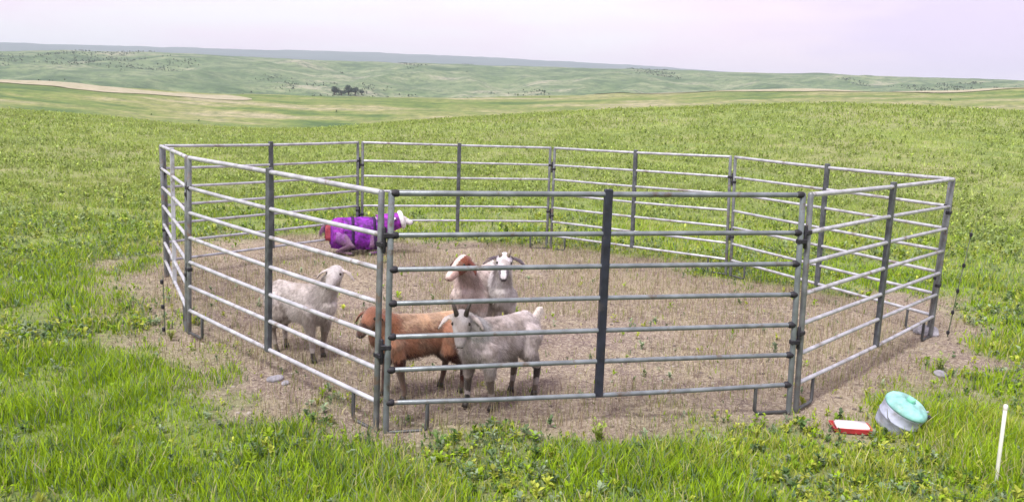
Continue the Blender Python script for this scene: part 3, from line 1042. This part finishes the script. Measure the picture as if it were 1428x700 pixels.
pieces = []
for r0, r1, dens, h0, w0, seg in ((2.2, 7.5, 5000, .095, .0078, 2), (7.5, 13, 1500, .085, .012, 2), (13, 24, 460, .085, .022, 1), (24, 42, 130, .10, .040, 1), (42, 72, 40, .13, .065, 1)):
    x, y = scatter(r0, r1, dens)
    # clumping
    x = x + rng.normal(0, .01, len(x)); y = y + rng.normal(0, .01, len(x))
    dm = dirt_mask(x, y) if r0 < 14 else np.zeros(len(x))
    cl = fbm(x * 2.3 + 9, y * 2.3 + 1, 3)
    keep = (rng.random(len(x)) < (1 - dm) ** 1.1 + .012) & (rng.random(len(x)) < .45 + 1.1 * sstep(.38, .60, cl))
    x, y, cl, dm = x[keep], y[keep], cl[keep], dm[keep]
    n = len(x)
    h = h0 * rng.uniform(.45, 1.35, n) * (.6 + .9 * sstep(.4, .68, cl)) * (1 - .5 * dm)
    pieces.append(blades('g', x, y, h, w0 * rng.uniform(.6, 1.4, n), tone_for(x, y, n), .75, seg))
build_stuff('meadow_grass', pieces, M_GRASS, 'mixed green meadow grass growing all round the pen', 'grass')

# broad leaved forbs: each leaf a bent lozenge, in rosettes
def forbs(r0, r1, dens, size, lim=None, nl=8):
    x, y = scatter(r0, r1, dens)
    dm = dirt_mask(x, y) if r0 < 14 else np.zeros(len(x))
    cl = fbm(x * .9 + 90, y * .9 + 31, 3)
    keep = (rng.random(len(x)) < (1 - dm) ** 1.2 + .02) & (rng.random(len(x)) < .12 + 1.1 * sstep(.44, .58, cl))
    x, y = x[keep], y[keep]
    return rosettes(x, y, size, nl)


def rosettes(x, y, size, nl=8, hgt=1.0, tones=None):
    n = len(x); z = height(x, y)
    if tones is None:
        tone = PAL[rng.choice([0, 2, 3, 4, 6, 1, 2, 4], n)] * rng.uniform(.8, 1.2, n)[:, None]
        fr_ = sstep(8, 24, np.hypot(x, y))[:, None] * .8
        tone = tone * (1 - fr_) + np.array((.33, .43, .11)) * rng.uniform(.7, 1.3, n)[:, None] * fr_
    else:
        tone = tones
    sc = size * rng.uniform(.6, 1.4, n)
    X, Y, Z = np.repeat(x, nl), np.repeat(y, nl), np.repeat(z, nl); S = np.repeat(sc, nl)
    N_ = n * nl
    a = rng.uniform(0, 2 * PI, N_); el = rng.uniform(.15, 1.3, N_)
    zo = rng.uniform(0, 1.2, N_) * S * hgt
    d = np.stack([np.cos(a) * np.cos(el), np.sin(a) * np.cos(el), np.sin(el)], 1)
    s_ = np.stack([-np.sin(a), np.cos(a), np.zeros(N_)], 1)
    b = np.stack([X, Y, Z + zo - .005], 1)
    L_ = (S * rng.uniform(.6, 1.2, N_))[:, None]; W_ = L_ * .24
    m1 = b + d * L_ * .5 + np.array([0, 0, .1]) * L_
    V = np.stack([b, m1 + s_ * W_, b + d * L_ - np.array([0, 0, .12]) * L_, m1 - s_ * W_], 1).reshape(-1, 3)
    q = (np.arange(N_) * 4)[:, None]
    tri = np.concatenate([q + np.array([[0, 1, 3]]), q + np.array([[1, 2, 3]])], 1).reshape(-1)
    C = np.repeat(np.repeat(tone, nl, axis=0) * rng.uniform(.6, 1.35, N_)[:, None], 4, axis=0)
    return V, tri, C, len(tri) // 3


build_stuff('broadleaf_weeds', [forbs(2.4, 9, 110, .040, nl=14), forbs(2.4, 7.5, 380, .028), forbs(7.5, 14, 170, .045, nl=10), forbs(14, 30, 46, .070, nl=10), forbs(30, 60, 9, .10, nl=9)], M_GRASS, 'low broad leaved weeds mixed through the meadow grass', 'weeds')

# straw, dead stalks and litter on the trampled ground
x, y = scatter(4.2, 15, 2300)
dm = dirt_mask(x, y); keep = rng.random(len(x)) < dm * .75 + .03
x, y = x[keep], y[keep]; n = len(x)
st = np.array([(.50, .44, .32), (.38, .32, .24), (.56, .50, .36), (.13, .09, .09), (.22, .17, .16)])[rng.integers(0, 5, n)]
h = rng.uniform(.008, .05, n)
pc = blades('s', x, y, h, rng.uniform(.004, .009, n), st, 2.6, 1)
x, y = scatter(4.2, 15, 900); dm = dirt_mask(x, y); keep = rng.random(len(x)) < dm * .9 * sstep(.36, .6, fbm(x * .9, y * .9, 3))
x, y = x[keep], y[keep]; n = len(x)
pc2 = blades('s', x, y, rng.uniform(.03, .15, n), rng.uniform(.003, .008, n), np.array([(.52, .46, .30), (.26, .20, .15), (.24, .28, .09)])[rng.integers(0, 3, n)], .3, 1)
build_stuff('straw_litter', [pc, pc2], M_GRASS, 'dry straw and dead stalks scattered over the trampled pen floor', 'straw')

# pebbles / clods
bmx = []
x, y = scatter(4.2, 13.5, 22); dm = dirt_mask(x, y); keep = rng.random(len(x)) < dm
x, y = x[keep], y[keep]; z = height(x, y)
ico = bmesh.new(); bmesh.ops.create_icosphere(ico, subdivisions=1, radius=1)
iv = np.array([v.co for v in ico.verts]); it = np.array([[v.index for v in f.verts] for f in ico.faces]); ico.free()
n = len(x); S = rng.uniform(.006, .026, n)[:, None, None] * rng.uniform(.6, 1.3, (n, 1, 3)) * np.array([1, 1, .55])
V = (iv[None] * (1 + rng.normal(0, .12, (n, len(iv), 1)))) * S + np.stack([x, y, z], 1)[:, None]
T = (it[None] + (np.arange(n) * len(iv))[:, None, None]).reshape(-1)
C = np.repeat(np.array([(.20, .165, .145), (.12, .10, .09), (.33, .30, .27), (.25, .21, .17)])[rng.integers(0, 4, n)], len(iv), axis=0)
build_stuff('dirt_clods', [(V.reshape(-1, 3), T, C, len(T) // 3)], leaf_mat('clod', False), 'small clods and pebbles on the bare dirt', 'clods')


# single weeds that stand out
def weed(x, y, size, tone, label, seed, stems=7):
    rr = np.random.default_rng(seed)
    root = empty('weed', (x, y, gz(x, y)))
    tag(root, label, 'weed', 'single weeds on the pen edge')
    bm = bmesh.new(); leaves = []
    for s in range(stems):
        a = rr.uniform(0, 2 * PI); h = size * rr.uniform(.6, 1.1); sp = size * rr.uniform(.1, .45)
        top = Vector((math.cos(a) * sp, math.sin(a) * sp, h))
        tube(bm, [(0, 0, -.01), tuple(top * .5 + Vector((0, 0, .02))), tuple(top)], [.004, .003, .0015], 5)
        for k_ in range(9):
            t = rr.uniform(.2, 1.0); leaves.append((top * t, rr.uniform(0, 2 * PI), size * rr.uniform(.16, .30)))
    me_mat = mat('weed_leaf', tone, .6, var=.3, scale=25)
    obj('stem', bm, me_mat, root)
    bm = bmesh.new()
    for p, a, l in leaves:
        d = Vector((math.cos(a) * .85, math.sin(a) * .85, .45)); s_ = Vector((-math.sin(a), math.cos(a), 0))
        v = [bm.verts.new(q) for q in (p, p + d * l * .5 + s_ * l * .22, p + d * l - Vector((0, 0, .1 * l)), p + d * l * .5 - s_ * l * .22)]
        bm.faces.new((v[0], v[1], v[3])); bm.faces.new((v[1], v[2], v[3]))
    o = obj('foliage', bm, me_mat, root, smooth=False); o['kind'] = 'stuff'


weed(.60, 5.02, .16, (.22, .30, .04), 'bushy yellow green weed on the dirt in front of the dark centre brace', 1, 9)
weed(.42, 4.88, .12, (.15, .24, .05), 'smaller green weed left of the bushy weed by the centre brace', 2)
weed(3.72, 6.80, .17, (.20, .27, .06), 'lone yellow green weed on bare dirt above the jug', 3)
weed(-.42, 4.90, .10, (.12, .24, .05), 'small green weed beside the left foot loop of the front panel', 4)
weed(1.35, 4.86, .11, (.28, .34, .07), 'pale yellow green weed in the front grass edge right of centre', 5)
weed(-3.02, 7.06, .12, (.25, .30, .07), 'small pale weed at the left end of the near left panel', 6)

# ------------------------------------------------------------------ far trees and scrub
M_TREEL = mat('dark_foliage', (.035, .065, .045), .8, var=.4, scale=.6)
M_BARK = mat('bark', (.10, .08, .06), .9, var=.3, scale=3, bump=.5)


def tree(px, by, hgt, wid, label, seed):
    # walk out along the ray until the far slope shows at this height
    az0 = math.atan((px - 714) / FOC)
    r_ = 340.0
    want = (159 + (px - 714) * .0323 - by) / FOC
    while r_ < 800 and (gz(r_ * math.sin(az0), r_ * math.cos(az0)) - CAM_H) / r_ < want: r_ += 2
    rr = np.random.default_rng(seed)
    az = math.atan((px - 714) / FOC); x, y = r_ * math.sin(az), r_ * math.cos(az)
    root = empty('tree', (x, y, gz(x, y) - .3))
    tag(root, label, 'tree', 'dark trees standing together in the far valley')
    print('tree r', r_)
    bm = bmesh.new()
    tube(bm, [(0, 0, 0), (.1, 0, hgt * .35), (0, .1, hgt * .7)], [wid * .06, wid * .045, wid * .02], 8)
    for k_ in range(4):
        a = rr.uniform(0, 6.28)
        tube(bm, [(0, 0, hgt * .3), (math.cos(a) * wid * .3, math.sin(a) * wid * .3, hgt * .65)], [wid * .03, wid * .01], 6)
    obj('trunk', bm, M_BARK, root)
    n = 1500
    ctr = rr.normal(0, 1, (9, 3)); ctr /= np.linalg.norm(ctr, axis=1)[:, None]
    ctr = ctr * rr.uniform(.2, .7, (9, 1)) * np.array([wid * .5, wid * .5, hgt * .34]) + np.array([0, 0, hgt * .58])
    bm = bmesh.new()
    for k_ in range(n):
        c = ctr[rr.integers(0, 9)]; d = rr.normal(0, 1, 3); d /= np.linalg.norm(d)
        p = Vector(c + d * rr.uniform(.5, 1) * np.array([wid * .24, wid * .24, hgt * .2]))
        s_ = hgt * .035 * rr.uniform(.6, 1.4)
        u = Vector(rr.normal(0, 1, 3)).normalized(); v = u.cross(Vector(rr.normal(0, 1, 3))).normalized()
        bm.faces.new([bm.verts.new(p + u * s_), bm.verts.new(p - u * s_ * .5 + v * s_), bm.verts.new(p - u * s_ * .5 - v * s_)])
    o = obj('crown', bm, M_TREEL, root, smooth=False)


TR = 134
tree(464, TR, 5.2, 5.4, 'leftmost dark round tree of the far valley group', 1)
tree(473, TR + 1, 4.2, 7.0, 'low dark tree between the leftmost and the tall tree of the far group', 2)
tree(483, TR, 6.0, 7.4, 'tallest broad dark tree in the middle of the far valley group', 3)
tree(492, TR + 1, 5.6, 6.8, 'tall dark tree second from the right in the far valley group', 4)
tree(501, TR, 3.8, 6.0, 'low dark tree at the right end of the far valley group', 5)

# scrub patches on the far hills and in the swales: too many and too small to count
nS = 34000
rr_ = np.sqrt(rng.uniform(380 ** 2, 900 ** 2, nS)); a_ = rng.uniform(-.75, .75, nS)
x, y = rr_ * np.sin(a_), rr_ * np.cos(a_)
cl = fbm(x / 45 + 4, y / 160 + 8, 5)
keep = rng.random(nS) < sstep(.60, .66, cl) * .8
x, y = x[keep], y[keep]
nM = 90
rr_ = np.sqrt(rng.uniform(115 ** 2, 225 ** 2, nM)); a_ = rng.uniform(-.75, .75, nM)
xm, ym = rr_ * np.sin(a_), rr_ * np.cos(a_)
cl = fbm(xm / 30 + 4, ym / 30 + 8, 4); kp = cl > .58
V1 = rosettes(x, y, 1.1, 7, .15, np.tile(np.array((.085, .125, .075)), (len(x), 1)))
V2 = rosettes(xm[kp], ym[kp], .45, 12, .5, np.tile(np.array((.09, .14, .05)), (int(kp.sum()), 1)))
build_stuff('hillside_scrub', [V1, V2], M_GRASS, 'dark low scrub dotted over the far green hills', 'scrub')

# ------------------------------------------------------------------ haze
bm = bmesh.new()
boxbm(bm, (0, 0, 95), (9400, 9400, 340))
hz = bpy.data.materials.new('haze'); hz.use_nodes = True
t = hz.node_tree; t.nodes.clear()
o_ = t.nodes.new('ShaderNodeOutputMaterial'); pv = t.nodes.new('ShaderNodeVolumePrincipled')
pv.inputs['Color'].default_value = (.76, .88, 1.0, 1)
pv.inputs['Density'].default_value = .00030
pv.inputs['Anisotropy'].default_value = 0.0
t.links.new(pv.outputs[0], o_.inputs['Volume'])
o = obj('haze', bm, hz, smooth=False)
tag(o, kind='stuff')
